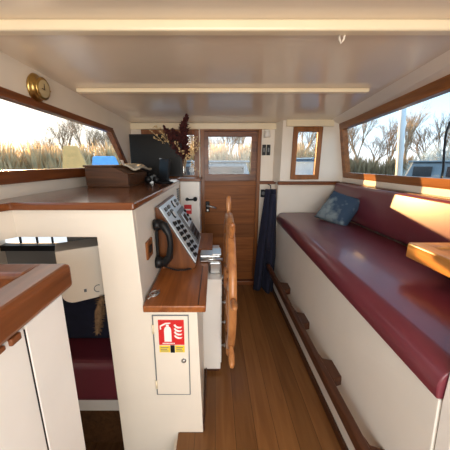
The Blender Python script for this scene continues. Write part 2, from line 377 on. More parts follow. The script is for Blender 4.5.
f4 = MB(); ox = Vector((-.022, 0, 0)); od = Vector((.03, 0, 0))
def rquad(y0, s0, y1, s1, y2, s2, y3, s3, mb=f4, o=ox, d=od):
    ps = [right_pt(y0, s0), right_pt(y1, s1), right_pt(y2, s2), right_pt(y3, s3)]
    mb.hexa([p + o for p in ps] + [p + d for p in ps])
rquad(-.4, -.02, YR, -.02, YR, .12, -.4, .12)
rquad(-.4, .90, YR, .90, YR, 1.02, -.4, 1.02)
rquad(YR - .07, .12, YR, .12, YR, .90, YR - .07, .90)
f4.build('window_frame', M['teak'], w4, bevel=.004)
g4 = MB(); rquad(-.4, .10, YR - .06, .10, YR - .06, .92, -.4, .92, g4, Vector((.004, 0, 0)), Vector((.009, 0, 0)))
g4.build('window_pane', M['glass'], w4)
# dark ledge behind the backrest
struct(B(1.352, 1.40, .62, YR - .046, 1.275, 1.298).build('trim_4', M['mahog'], own=False, bevel=.003))
# aft bulkhead, open companionway in the middle
wa = MB(); wa.box(-1.2, -.85, YA - .04, YA, -.05, 2.08).box(1.05, 1.6, YA - .04, YA, -.05, 2.08).box(-.85, 1.05, YA - .04, YA, -.05, .55)
struct(wa.build('wall_back', M['cream'], own=False))

# ============================================================ PORT SIDE: HELM CABINET
ZC = 1.33
hc = empty('helm_cabinet', (-.45, 1.14, 0), 'tall cream helm cabinet with an opening to the lower cabin and a fire locker door', 'cabinet')
bd = MB()
bd.prism([(-.55, 1.14, 1.165), (-.525, 1.14, -.57), (-.21, 1.14, -.57), (-.21, 1.14, 0), (-.068, 1.14, 0), (-.090, 1.14, .789), (-.356, 1.14, .789), (-.376, 1.14, ZC - .035), (-.55, 1.14, ZC - .035)], (0, .04, 0))
bd.box(-.92, -.55, 1.14, 1.18, 1.165, ZC - .035)           # band above the opening
bd.hexa([(-.39, 1.18, 0), (-.345, 1.18, 0), (-.365, 2.70, 0), (-.40, 2.70, 0), (-.40, 1.18, ZC - .035), (-.376, 1.18, ZC - .035), (-.376, 2.70, ZC - .035), (-.40, 2.70, ZC - .035)])              # side wall above the desk
bd.hexa([(-.09, 1.18, 0), (-.068, 1.18, 0), (-.078, 1.56, 0), (-.10, 1.56, 0), (-.11, 1.18, .789), (-.090, 1.18, .789), (-.090, 1.56, .789), (-.11, 1.56, .789)])                  # right side below the desk
bd.hexa([(-.92, 1.14, 1.165), (-.92, 1.18, 1.165), (-1.06, .95, 1.165), (-1.06, .90, 1.165), (-.92, 1.14, ZC - .035), (-.92, 1.18, ZC - .035), (-1.06, .95, ZC - .035), (-1.06, .90, ZC - .035)])
bd.build('body', M['cream'], hc, bevel=.004)
MB().box(-.068, -.060, 1.15, 1.56, 0, .05).build('kick_strip', M['dark'], hc)
# fire locker door with its sign
fd = B(-.311, -.137, 1.132, 1.142, .275, .755).build('locker_door', M['cream'], hc, bevel=.003)
gp = MB()
for x0, x1, z0, z1 in ((-.317, -.133, .755, .759), (-.317, -.133, .271, .275), (-.317, -.313, .275, .755), (-.137, -.133, .275, .755)): gp.box(x0, x1, 1.1335, 1.1405, z0, z1)
gp.build('shadow_gap', M['grey'], fd)
for z in (.68, .34):
    MB().tube([(-.315, 1.132, z - .025), (-.315, 1.132, z + .025)], .006).build('hinge', M['cream_trim'], fd, smooth=True)
MB().lathe([(.013, 0), (.013, .004), (.009, .006), (.009, .010), (.003, .011)], (-.163, 1.132, .495), (0, -1, 0), 14).build('lock', M['steel'], fd, smooth=True)
sx0, sx1, sz0, sz1 = -.287, -.157, .590, .735
sg = B(sx0, sx1, 1.1300, 1.1325, sz0, sz1).build('fire_sign', M['red'], fd)
tag(sg, 'red square sign with white extinguisher and flames')
ex = MB(); yy = 1.1286; ux = lambda u: sx0 + (sx1 - sx0) * u; uz = lambda v: sz0 + (sz1 - sz0) * v
def spoly(mb, pts): mb.prism([(ux(u), yy, uz(v)) for u, v in pts], (0, .0016, 0))
spoly(ex, [(.22, .14), (.50, .14), (.50, .62), (.47, .70), (.42, .74), (.30, .74), (.25, .70), (.22, .62)])
spoly(ex, [(.31, .75), (.41, .75), (.41, .82), (.31, .82)])
spoly(ex, [(.10, .74), (.30, .84), (.48, .86), (.48, .90), (.28, .89), (.06, .78)])
spoly(ex, [(.06, .78), (.10, .74), (.12, .64), (.06, .62)])
for k, v in enumerate((.28, .42, .56, .70)):
    h = .12 + .02 * (k % 2)
    spoly(ex, [(.60, v + .10), (.66, v + .02), (.76, v - .03), (.88, v - .02), (.93, v + .04), (.82, v + .03), (.72, v + .06), (.66, v + h)])
ex.build('sign_picture', M['signwhite'], sg)
tx = MB()
for k in range(9): tx.box(ux(.14 + k * .055), ux(.14 + k * .055 + .04), yy, yy + .0016, uz(.045), uz(.085))
tx.build('sign_lettering', M['signwhite'], sg)
for x0, x1 in ((-.287, -.232), (-.206, -.157)):
    st = B(x0, x1, 1.1300, 1.1325, .545, .585).build('yellow_sticker', M['yellow'], fd)
    t2 = MB()
    for k in range(3): t2.box(x0 + .006, x1 - .008 - .006 * (k % 2), 1.1288, 1.1302, .552 + k * .010, .556 + k * .010)
    t2.build('sticker_lettering', M['grey'], st)
B(-.230, -.208, 1.1296, 1.1325, .543, .587).build('black_sticker', M['black'], fd)
# wall switch and louvre vent on the cabinet's side
sw = B(-.370, -.358, 1.29, 1.40, .99, 1.09).build('switch_plate', M['mahogz'], hc, bevel=.003)
B(-.359, -.352, 1.325, 1.365, 1.02, 1.06).build('switch_rocker', M['black'], sw, bevel=.002)
vt = MB()
for k in range(6): vt.box(-.385, -.364, 2.50, 2.62, 1.13 + k * .022, 1.142 + k * .022)
vt.build('louvre_vent', M['grey'], hc)

# worktop on the cabinet
ct = MB()
outl = [(-.358, 1.112), (-.358, 2.66), (-.405, 2.70), (-.405, 2.98), (-.965, 2.98), (-.985, 2.3), (-1.035, 1.2), (-1.05, .5), (-1.0, .5), (-.99, .92), (-.90, 1.112)]
ct.prism([(x, y, ZC - .035) for x, y in outl], (0, 0, .035))
co = ct.build('counter_top', M['counter'], None, bevel=.008)
tag(co, 'glossy mahogany worktop along the port window on the helm cabinet', 'counter')

# far locker with its own top
fc = empty('far_locker', (-.27, 2.86, 0), 'narrow white locker beside the door carrying the flower vase', 'cabinet')
B(-.372, -.165, 2.74, 2.985, 0.0, 1.31).build('body', M['white'], fc, bevel=.004)
B(-.40, -.150, 2.715, 2.985, 1.311, 1.343).build('top', M['mahogx'], fc, bevel=.004)
rs = B(-.335, -.255, 2.733, 2.741, .96, 1.06).build('red_notice', M['red'], fc)
MB().box(-.325, -.265, 2.731, 2.734, 1.0, 1.015).build('notice_lettering', M['signwhite'], rs)
lv = MB().lathe([(.018, 0), (.018, .012), (.012, .02)], (-.30, 2.74, 1.12), (0, -1, 0), 14).build('lever_base', M['black'], fc)
MB().tube([(-.30, 2.72, 1.12), (-.28, 2.70, 1.12), (-.22, 2.68, 1.125)], [.01, .009, .008]).ball((-.21, 2.675, 1.13), .024).build('lever', M['black'], lv, smooth=True)

# desk with the lower drawer cabinet
dk = empty('helm_desk', (-.2, 1.5, .79), 'varnished wooden desk top at the helm above the fire locker', 'desk')
MB().prism([(-.352, 1.108, .790), (-.045, 1.108, .790), (-.045, 1.85, .790), (-.075, 2.30, .790), (-.362, 2.30, .790)], (0, 0, .036)).build('desk_top', M['desk'], dk, bevel=.006)
B(-.085, -.079, 1.118, 1.60, .8255, .8275).build('inlay_line', M['dark'], dk)
B(-.163, -.02, 1.86, 2.32, .827, .86).build('raised_board', M['desk'], dk, bevel=.005)
dc = empty('drawer_cabinet', (-.04, 1.95, 0), 'low white drawer cabinet below the steering gear behind the wheel', 'cabinet')
B(-.085, .040, 1.565, 2.30, .035, .745).build('body', M['white'], dc, bevel=.003)
B(-.08, .030, 1.585, 2.29, 0, .035).build('kick_strip', M['dark'], dc)
for k, (z0, z1) in enumerate(((.60, .735), (.45, .59), (.28, .44), (.06, .27))):
    dr = B(.040, .047, 1.60, 2.27, z0, z1).build('drawer', M['white'], dc, bevel=.002)
    MB().lathe([(.007, 0), (.007, .016), (.014, .02), (.014, .028), (.004, .031)], (.047, 1.63, (z0 + z1) / 2 + .02), (1, 0, 0), 12).build('knob', M['steel'], dr, smooth=True)
# steering gear box
sgb = empty('steering_gear', (0, 1.72, .746), 'polished metal steering gear box between the desk and the wheel', 'steering gear')
B(-.036, .038, 1.655, 1.80, .746, .827).build('lower_block', M['steel'], sgb, bevel=.006)
B(-.105, .040, 1.66, 1.78, .828, .880).build('upper_block', M['steel'], sgb, bevel=.008)
B(-.02, .045, 1.655, 1.785, .881, .892).build('cap', M['steel'], sgb, bevel=.004)
MB().tube([(-.10, 1.652, .855), (.052, 1.652, .855)], .010, 12).build('cross_bar', M['steel'], sgb, smooth=True)

# ship's wheel
WX, WY, WZ = .094, 1.655, .720
sw_ = empty('ship_wheel', (WX, WY, WZ), "large varnished wooden ship's wheel seen edge on beside the desk", 'steering wheel')
prof = [(-.026, -.021), (.028, -.021), (.032, 0), (.028, .021), (-.028, .021), (-.032, 0)]
rim = MB(); n = 64; vs = []
for k in range(n):
    a = 2 * math.pi * k / n
    for (dr_, dx) in prof:
        rr = .425 + dr_; vs.append((WX + dx, WY + rr * math.cos(a), WZ + rr * math.sin(a)))
rim.add(vs, [(k * 6 + j, k * 6 + (j + 1) % 6, ((k + 1) % n) * 6 + (j + 1) % 6, ((k + 1) % n) * 6 + j) for k in range(n) for j in range(6)])
ro = rim.build('rim', M['wheel'], sw_, smooth=True)
MB().lathe([(.05, -.035), (.075, -.028), (.08, 0), (.075, .028), (.05, .035)], (WX, WY, WZ), (1, 0, 0), 24).build('hub', M['wheel'], sw_, smooth=True)
MB().lathe([(.03, 0), (.03, .012), (.015, .02)], (WX + .036, WY, WZ), (1, 0, 0), 16).build('hub_cap', M['brass'], sw_, smooth=True)
MB().tube([(.049, WY, WZ), (WX - .033, WY, WZ)], .016, 12).build('shaft', M['steel'], sw_, smooth=True)
for k in range(8):
    a = 2 * math.pi * (k + .78) / 8; d = Vector((0, math.cos(a), math.sin(a))); c0 = Vector((WX, WY, WZ))
    MB().lathe([(.017, .075), (.013, .10), (.021, .16), (.024, .22), (.015, .30), (.019, .36), (.019, .398)], c0, d, 12).build('spoke', M['wheel'], sw_, smooth=True)
    MB().lathe([(.016, .453), (.012, .465), (.018, .49), (.019, .515), (.016, .552), (.009, .57)], c0, d, 12).build('handle', M['wheel'], sw_, smooth=True)

# instrument console: wedge with sloping silver panel
CY0, CY1 = 1.55, 2.20
ic = empty('instrument_console', (-.28, 1.9, .827), 'sloping instrument console with a silver panel of switches and gauges on the desk', 'instrument panel')
P0 = Vector((-.372, 0, 1.195)); P1 = Vector((-.180, 0, .835))      # top and bottom of the panel's slope
wd = MB().prism([(-.350, CY0, .828), (-.138, CY0, .828), (-.125, CY0, .85), (-.357, CY0, 1.235), (-.371, CY0, 1.235)], (0, CY1 - CY0, 0))
wd.build('wooden_case', M['casewood'], ic, bevel=.003)
sl = (P1 - P0); L = sl.length; sl.normalize(); nn = Vector((-sl.z, 0, sl.x)); nn = nn if nn.x > 0 else -nn
Pc = Vector((-.357, 0, 1.235)); Lp = (Vector((-.125, 0, .85)) - Pc).length
sl = (Vector((-.125, 0, .85)) - Pc).normalized(); nn = Vector((-sl.z, 0, sl.x)); nn = nn if nn.x > 0 else -nn
def pp(u, v, h): return Pc + sl * (Lp * u) + Vector((0, CY0 + (CY1 - CY0) * v, 0)) + nn * h      # u down the slope, v away from the camera
def pbox(mb, u0, u1, v0, v1, h0, h1):
    mb.hexa([pp(u0, v0, h0), pp(u1, v0, h0), pp(u1, v1, h0), pp(u0, v1, h0), pp(u0, v0, h1), pp(u1, v0, h1), pp(u1, v1, h1), pp(u0, v1, h1)]); return mb
pn = pbox(MB(), .02, .97, .03, .97, .001, .008).build('panel', M['silver'], ic, bevel=.002)
pbox(MB(), .26, .93, .52, .95, .008, .018).build('radio_unit', M['grey'], ic, bevel=.003)
pbox(MB(), .34, .60, .60, .90, .018, .021).build('radio_face', M['silver'], ic)
pbox(MB(), .38, .52, .64, .78, .021, .023).build('display', M['screen'], ic)
for u in (.66, .74, .82): pbox(MB(), u, u + .05, .60, .88, .018, .025).build('push_button', M['black'], ic, bevel=.001)
for u in (.36, .45, .54): MB().lathe([(.012, 0), (.010, .014)], pp(u, .85, .021), nn, 12).build('dial', M['black'], ic, smooth=True)
for u, v in ((.10, .18), (.10, .34), (.18, .18), (.18, .34), (.10, .80), (.17, .80)):
    s_ = pbox(MB(), u - .028, u + .028, v - .05, v + .05, .008, .012).build('switch', M['black'], ic)
    pbox(MB(), u - .016, u + .012, v - .02, v + .02, .012, .022).build('toggle', M['grey'], s_)
for u, v in ((.12, .60), (.24, .34)):
    g_ = MB().lathe([(.030, 0), (.030, .006), (.026, .008)], pp(u, v, .008), nn, 20).build('gauge', M['black'], ic)
    MB().lathe([(.022, 0), (.022, .002)], pp(u, v, .0155), nn, 20).build('gauge_face', M['signwhite'], g_)
for r_, us in ((.14, (.34, .43, .52, .61, .72, .81, .90)), (.32, (.38, .47, .56, .66, .76, .86))):
    for u in us:
        k_ = MB().lathe([(.018, 0), (.018, .004), (.013, .006), (.012, .020), (.004, .022)], pp(u, r_, .008), nn, 12).build('knob', M['black'], ic, smooth=True)
        pbox(MB(), u + .035, u + .045, r_ - .05, r_ + .05, .0078, .009).build('tick_label', M['signwhite'], k_)

# telephone style radio handset hanging on the console's near cheek
hs = empty('radio_handset', (-.33, 1.50, .93), 'black corded radio handset hanging on the near side of the console', 'handset')
hp_ = [(-.335, 1.475, 1.150), (-.300, 1.46, 1.140), (-.272, 1.455, 1.085), (-.266, 1.455, 1.02), (-.276, 1.46, .945), (-.310, 1.475, .905), (-.335, 1.48, .90)]
MB().tube(hp_, [.026, .026, .019, .017, .022, .028, .028], 12).build('grip', M['black'], hs, smooth=True)
MB().lathe([(.034, 0), (.036, .02), (.028, .045)], (-.362, 1.475, 1.14), (1, 0, .1), 16).build('earpiece', M['black'], hs, smooth=True)
MB().lathe([(.036, 0), (.038, .02), (.028, .045)], (-.362, 1.475, .905), (1, 0, 0), 16).build('mouthpiece', M['black'], hs, smooth=True)
B(-.366, -.350, 1.50, 1.53, .88, 1.16).build('cradle', M['black'], hs, bevel=.004)
cp = []
for k in range(41):
    t = k / 40; x = -.325 + .17 * t; y = 1.475 + .04 * t + .02 * math.sin(t * 3.1) ; z = .885 + (.845 - .885) * t - .03 * math.sin(math.pi * t)
    cp.append((x + .0035 * math.sin(k * 2.1), y + .0035 * math.cos(k * 2.1), max(z, .834)))
MB().tube(cp, .0045, 6).build('cord', M['black'], hs, smooth=True)

# small wire tool on the desk corner
kt = MB(); pts = []
for k in range(49):
    a = k / 48 * math.pi * 4; pts.append((-.325 + .022 * math.cos(a) + .010 * k / 48, 1.21 + .03 * math.sin(a) + .02 * k / 48, .8295 + .006 * k / 48))
kt.tube(pts, .0025, 6); kt.tube([(-.34, 1.17, .8295), (-.30, 1.26, .832)], .003, 6)
tag(kt.build('wire_loop', M['steel'], smooth=True), 'small loop of grey wire on the near corner of the desk', 'wire')

# ============================================================ ON THE COUNTER
# television
tv = empty('television', (-.58, 2.6, ZC), 'black flat television standing on the counter in the far corner', 'television')
B(-.845, -.330, 2.635, 2.67, 1.366, 1.775).build('casing', M['black'], tv, bevel=.005)
B(-.832, -.343, 2.632, 2.636, 1.384, 1.762).build('screen', M['screen'], tv)
B(-.63, -.55, 2.64, 2.665, 1.34, 1.367).build('neck', M['black'], tv)
B(-.70, -.46, 2.58, 2.68, 1.331, 1.340).build('foot', M['black'], tv, bevel=.003)
# wooden box with folded cloth
bx_ = empty('wooden_box', (-.77, 2.1, ZC), 'dark wooden slope-topped box on the counter under the port window', 'box')
X0, X1, Y0, Y1 = -.93, -.625, 1.86, 2.38
MB().prism([(X0, Y0, ZC + .014), (X1, Y0, ZC + .014), (X1, Y0, ZC + .092), (X0 + .20, Y0, ZC + .142), (X0, Y0, ZC + .142)], (0, Y1 - Y0, 0)).build('case', M['box'], bx_, bevel=.003)
MB().box(X0 + .01, X1 + .012, Y0 - .008, Y1 + .01, ZC + .001, ZC + .014).build('plinth', M['box'], bx_, bevel=.004)
MB().box(X0 - .006, X0 + .205, Y0 - .012, Y1, ZC + .1425, ZC + .155).build('lid', M['box'], bx_, bevel=.003)
MB().box(X1, X1 + .004, Y0 + .03, Y1 - .03, ZC + .03, ZC + .075).build('drawer', M['box'], bx_, bevel=.002)
def foldcloth(u, v):
    x = X0 + .215 + .125 * u; y = 2.04 + .40 * v
    return (x, y, ZC + .150 - .047 * u + .016 * math.sin(8 * u + 5 * v) * u + .028 * u * math.sin(3.1 * v) + .008)
fc_ = MB().grid(foldcloth, 14, 18)
tag(fc_.build('folded_cloth', M['paper'], smooth=True, solid=.014), 'crumpled beige cloth lying on the sloping side of the dark wooden box', 'cloth')
# upright tablet-like plotter on stand
pl = empty('chart_plotter', (-.415, 2.24, ZC), 'small dark plotter screen tilted on a black stand by the television', 'plotter')
th = R(12); c = Vector((-.435, 2.24, 1.435))
def tilt(x, y, z):
    q = Matrix.Rotation(R(-28), 3, 'Z') @ Matrix.Rotation(-th, 3, 'X') @ Vector((x, y, z)); return c + q
def tbox(x0, x1, y0, y1, z0, z1): return MB().hexa([tilt(x0, y0, z0), tilt(x1, y0, z0), tilt(x1, y1, z0), tilt(x0, y1, z0), tilt(x0, y0, z1), tilt(x1, y0, z1), tilt(x1, y1, z1), tilt(x0, y1, z1)])
tbox(-.05, .05, -.015, .015, -.085, .10).build('casing', M['black'], pl, bevel=.005)
tbox(-.045, .045, -.014, -.012, -.06, .082).build('display', M['grey'], pl)
tbox(-.057, -.040, -.013, .013, .097, .104).build('hinge', M['lgrey'], pl)
MB().lathe([(.075, 0), (.075, .008), (.03, .02), (.022, .035)], (-.435, 2.245, ZC + .001), (0, 0, 1), 20).build('stand', M['black'], pl, smooth=True)
# binoculars
bi = empty('binoculars', (-.53, 2.34, ZC), 'pair of small black binoculars lying between the box and the plotter', 'binoculars')
for dx in (-.035, .035):
    MB().lathe([(.024, 0), (.030, .01), (.030, .04), (.020, .06), (.018, .10), (.021, .11)], (-.545 + dx, 2.22, ZC + .031), (0, 1, 0), 16).build('barrel', M['black'], bi, smooth=True)
B(-.565, -.495, 2.255, 2.305, ZC + .02, ZC + .06).build('bridge', M['grey'], bi, bevel=.006)
MB().lathe([(.012, 0), (.012, .03)], (-.53, 2.26, ZC + .062), (0, 1, 0), 12).build('focus_wheel', M['grey'], bi, smooth=True)
MB().tube([(-.565, 2.32, ZC + .04), (-.59, 2.29, ZC + .075), (-.555, 2.24, ZC + .085), (-.505, 2.23, ZC + .07), (-.495, 2.31, ZC + .04)], .005, 6).build('strap', M['black'], bi, smooth=True)
# vase and dried flowers
VX, VY, VZ = -.345, 2.84, 1.344
va_ = MB().lathe([(.036, 0), (.042, .01), (.036, .08), (.030, .16), (.034, .24), (.031, .24), (.027, .16), (.032, .08), (.034, .02), (.001, .018)], (VX, VY, VZ), (0, 0, 1), 20)
tag(va_.build('glass_vase', M['vase'], smooth=True), 'slim clear glass vase on the white locker by the door', 'vase')
df = empty('dried_flowers', (VX, VY, VZ + .03), 'dried bouquet of dark red plumes and straw sprigs in the glass vase', 'flowers')
r2 = random.Random(3)
def plume(p0, p1, p2, wid, m, seed):
    rr = random.Random(seed); mb = MB(); mb.tube([p0, p1, p2], .0025, 5)
    a, b2 = Vector(p1), Vector(p2)
    for k in range(170):
        t = rr.random(); q = a.lerp(b2, t) ; wv = wid * (math.sin(math.pi * min(1, t * .85 + .15)) + .15)
        d = Vector((rr.gauss(0, 1), rr.gauss(0, 1), rr.gauss(.6, .8))).normalized() * wv * rr.uniform(.5, 1.1)
        s1 = d.orthogonal().normalized() * .009
        mb.add([q - s1, q + s1, q + d * .7 + s1 * .9, q + d, q + d * .7 - s1 * .9], [(0, 1, 2, 3, 4)])
    return mb
base = (VX, VY, VZ + .03)
for i, (mx_, mz, tx_, tz, wd_) in enumerate(((.02, .34, .085, .63, .06), (.0, .34, .06, .57, .065), (-.03, .28, -.055, .49, .075), (.005, .26, .02, .45, .07), (-.06, .25, -.11, .46, .065), (-.02, .22, -.05, .36, .065), (.03, .24, .07, .46, .06), (-.05, .30, -.14, .52, .05), (.04, .2, .09, .33, .05), (-.01, .18, .0, .30, .06))):
    plume(base, (VX + mx_, VY - .09, VZ + mz), (VX + tx_, VY - .30, VZ + tz - .02), wd_, None, i).build('plume', M['feather'], df, recalc=False)
for i, (tx_, tz) in enumerate(((-.20, .50), (-.15, .42), (-.23, .44), (.15, .40), (.19, .34), (.17, .27), (.12, .31), (.03, .28), (.08, .22), (.10, .36), (-.04, .36), (.16, .10))):
    mb = MB(); p2 = Vector((VX + tx_, VY - .29 - .02 * (i % 3), VZ + tz - .01)); p1 = Vector((VX + tx_ * .35, VY - .10, VZ + max(.24, tz * .6)))
    mb.tube([base, p1, p2], .0016, 5)
    for k in range(9):
        q = p1.lerp(p2, .55 + .5 * r2.random()) + Vector((r2.gauss(0, .016), r2.gauss(0, .014), r2.gauss(0, .014)))
        mb.ball(q, r2.uniform(.005, .010), 6, 4)
        mb.tube([p1.lerp(p2, .6), q], .001, 4)
    mb.build('sprig', M['straw'], df, recalc=False)

# ============================================================ PORT WALL: brass clock
cky, ckz = 1.51, 1.893
ckx = left_x(cky, ckz)
ck = empty('brass_clock', (ckx, cky, ckz), 'round brass ship clock on the port wall above the window', 'clock')
MB().lathe([(.068, .002), (.072, .008), (.064, .016), (.054, .020), (.052, .036), (.056, .041), (.056, .047), (.044, .049)], (ckx, cky, ckz), (1, 0, -.1), 28).build('case', M['brass'], ck, smooth=True)
MB().lathe([(.044, .0492), (.044, .0502)], (ckx, cky, ckz), (1, 0, -.1), 28).build('dial', M['dialm'], ck)
hd = MB(); hd.box(ckx + .051, ckx + .0525, cky - .002, cky + .002, ckz - .012, ckz + .022).box(ckx + .051, ckx + .0525, cky - .022, cky + .003, ckz - .010, ckz - .006)
hd.build('hands', M['black'], ck)
MB().lathe([(.005, 0), (.008, .008), (.004, .02)], (ckx + .036, cky + .052, ckz), (.2, 1, 0), 10).build('catch', M['brass'], ck, smooth=True)

# ============================================================ FAR WALL FITTINGS
la = empty('wall_lamp', (.575, YF, 1.80), 'small white lamp on the far wall right of the door', 'lamp')
B(.545, .60, YF - .02, YF - .001, 1.775, 1.86).build('base', M['white'], la, bevel=.004)
MB().lathe([(.034, 0), (.036, .02), (.026, .06), (.018, .065)], (.573, YF - .052, 1.775), (0, 0, 1), 18).build('shade', M['white'], la, smooth=True)
for i, x in enumerate((.552, .602)):
    s_ = B(x - .021, x + .021, YF - .014, YF - .001, 1.585, 1.70).build('light_switch', M['black'], None, bevel=.003)
    tag(s_, ('left' if i == 0 else 'right') + ' one of two black switches below the white wall lamp', 'switch', 'black switches by the door')
    B(x - .009, x + .009, YF - .019, YF - .013, 1.62, 1.665).build('rocker', M['grey'], s_, bevel=.001)
sk = B(.535, .60, YF - .014, YF - .001, 1.11, 1.20).build('wall_socket', M['black'], None, bevel=.004)
tag(sk, 'black socket on the far wall between the door and the navy cloth', 'socket')
MB().lathe([(.022, 0), (.022, .004), (.012, .005)], (.567, YF - .014, 1.155), (0, -1, 0), 16).build('socket_face', M['grey'], sk)

# navy coat hanging at the end of the bench
def cloth(u, v):
    zt = 1.225 - 1.20 * v
    wdt = .05 + .06 * min(1, v * 1.6)
    cx_ = .605 - .03 * v
    x = cx_ + (u - .5) * 2 * wdt
    y = 2.775 + .032 * math.sin(u * 13 + 2.2 * v) * (.35 + v) - .03 * math.sin(v * 2.6)
    return (x, y, zt + .035 * math.sin(u * 5) * v)
nc = empty('navy_coat', (.60, 2.78, .03), 'navy blue cloth coat hanging between the door and the bench end', 'coat')
MB().grid(cloth, 26, 34).build('body', M['navy'], nc, smooth=True, solid=.02)
def sleeve(k):
    t = k / 8; return (.625 - .03 * t, 2.735 + .01 * math.sin(6 * t), 1.17 - .62 * t)
MB().tube([sleeve(k) for k in range(9)], [.026, .032, .034, .034, .033, .034, .033, .031, .028], 10).build('sleeve', M['navy'], nc, smooth=True)
MB().tube([(.605, 2.78, 1.232), (.605, 2.80, 1.262), (.605, 2.94, 1.265)], .005, 6).build('hanging_loop', M['navy'], nc, smooth=True)

# ============================================================ STARBOARD BENCH
BX = .70
be = empty('pilot_bench', (1.05, 1.75, 0), 'long cream pilot bench along the starboard window with a dark foot rail', 'bench')
ZB, XN, YN = .848, .634, .585          # cushion base, bench edge at the near end
bm_ = MB().hexa([(.70, YN, 0), (.725, YN, 0), (.725, 2.845, 0), (.70, 2.845, 0), (XN, YN, ZB), (XN + .025, YN, ZB), (.735, 2.845, ZB), (.710, 2.845, ZB)])
bm_.hexa([(XN + .03, YN, ZB - .03), (1.44, YN, ZB - .03), (1.44, 2.845, ZB - .03), (.74, 2.845, ZB - .03), (XN + .03, YN, ZB), (1.44, YN, ZB), (1.44, 2.845, ZB), (.74, 2.845, ZB)])
bm_.build('front_panel', M['benchwhite'], be, bevel=.003)
B(BX - .018, BX, YN, 2.845, 0, .05).build('baseboard', M['dark'], be)
# scalloped rail: outline in the Y / depth plane, three blocks reaching back to the panel
zr0, zr1 = .345, .405
xs_in, xs_out, xb = .617, .578, .688
rl = MB()
rl.box(xs_out, xs_in, .55, 2.68, zr0, zr1)
rl.build('foot_rail', M['dark'], be, bevel=.010, segs=3)
for yb in (2.15, 1.65, 1.18, .71):
    k = [(xs_in - .004, yb - .13), (xs_in + .006, yb - .075), (xb - .004, yb - .055), (xb, yb - .05), (xb, yb + .05), (xb - .004, yb + .055), (xs_in + .006, yb + .075), (xs_in - .004, yb + .13)]
    MB().prism([(x, y, zr0 + .002) for x, y in k], (0, 0, zr1 - zr0 - .004)).build('rail_block', M['dark'], be, bevel=.006)

def cushion(x0, x1, y0, y1, z0, z1, name, label, puff=.012, rad=.05, lean=0):
    bm = bmesh.new(); bmesh.ops.create_cube(bm, size=1)
    for v in bm.verts: v.co = Vector(((v.co.x + .5) * (x1 - x0), (v.co.y + .5) * (y1 - y0), (v.co.z + .5) * (z1 - z0)))
    bmesh.ops.bevel(bm, geom=list(bm.edges), offset=rad, segments=5, profile=.5, affect='EDGES', clamp_overlap=True)
    for v in bm.verts: v.co.x += lean * v.co.z
    me = bpy.data.meshes.new(name); bm.to_mesh(me); bm.free()
    me.polygons.foreach_set('use_smooth', [True] * len(me.polygons))
    o = bpy.data.objects.new(name, me); COL.objects.link(o); o.location = (x0, y0, z0); me.materials.append(M['vinyl'])
    return tag(o, label, 'cushion')
def cushion_prism(y0, y1, prof, name, label):
    mb = MB(); mb.prism([(x, y0, z) for x, z in prof], (0, y1 - y0, 0))
    return tag(mb.build(name, M['vinyl'], bevel=.008, segs=3), label, 'cushion')
def arc(cx, cz, r, a0, a1, n=6): return [(cx + r * math.cos(R(a0 + (a1 - a0) * k / n)), cz + r * math.sin(R(a0 + (a1 - a0) * k / n))) for k in range(n + 1)]
prof_ = [(1.29, ZB + .002), (1.29, .955), (1.0, .962)] + arc(.064, .892, .066, 90, 190, 10) + [(.004, ZB + .002)]
def seat_section(y, x_edge): return [(x if x > .5 else x_edge - .012 + x, y, z) for x, z in prof_]
np_ = len(prof_); sm_ = MB()
ra, rb = seat_section(YN - .002, XN), seat_section(2.82, .709)
sm_.add(ra + rb, [tuple(range(np_)), tuple(range(2 * np_ - 1, np_ - 1, -1))] + [(k, (k + 1) % np_, np_ + (k + 1) % np_, np_ + k) for k in range(np_)])
sc_ = tag(sm_.build('seat_cushion', M['vinyl'], bevel=.006, segs=3), 'long burgundy vinyl seat cushion on the pilot bench', 'cushion')
bc_ = cushion_prism(.642, 2.80, [(1.345, .964), (1.35, 1.27)] + arc(1.33, 1.27, .024, 60, 180) + [(1.285, 1.10), (1.28, 1.0), (1.292, .964)], 'back_cushion', 'burgundy vinyl backrest roll below the starboard window')
for o_ in (sc_, bc_): o_.data.polygons.foreach_set('use_smooth', [len(p.vertices) == 4 for p in o_.data.polygons])
# throw pillow
pw_ = MB()
def pil(u, v, s):
    a, b2 = 2 * u - 1, 2 * v - 1
    t = max(0, (1 - a ** 4) * (1 - b2 ** 4)) ** .5
    k = 1 - .06 * (1 - abs(a)) * 0 - .05 * (abs(a) * abs(b2)) * -1
    q = Vector((a * .165 * (1 - .07 * (1 - b2 * b2)), s * .065 * t, b2 * .165 * (1 - .07 * (1 - a * a))))
    q.z += .0
    rot = Matrix.Rotation(R(-48), 3, 'Z') @ Matrix.Rotation(R(-38), 3, 'X') @ Matrix.Rotation(R(14), 3, 'Y')
    return Vector((1.168, 2.37, 1.078)) + rot @ q
pw_.grid(lambda u, v: pil(u, v, 1), 18, 18); pw_.grid(lambda u, v: pil(u, v, -1), 18, 18)
bmv = pw_.build('throw_pillow', M['pillow'], smooth=True)
tag(bmv, 'square blue patterned pillow leaning in the corner of the burgundy bench', 'pillow')

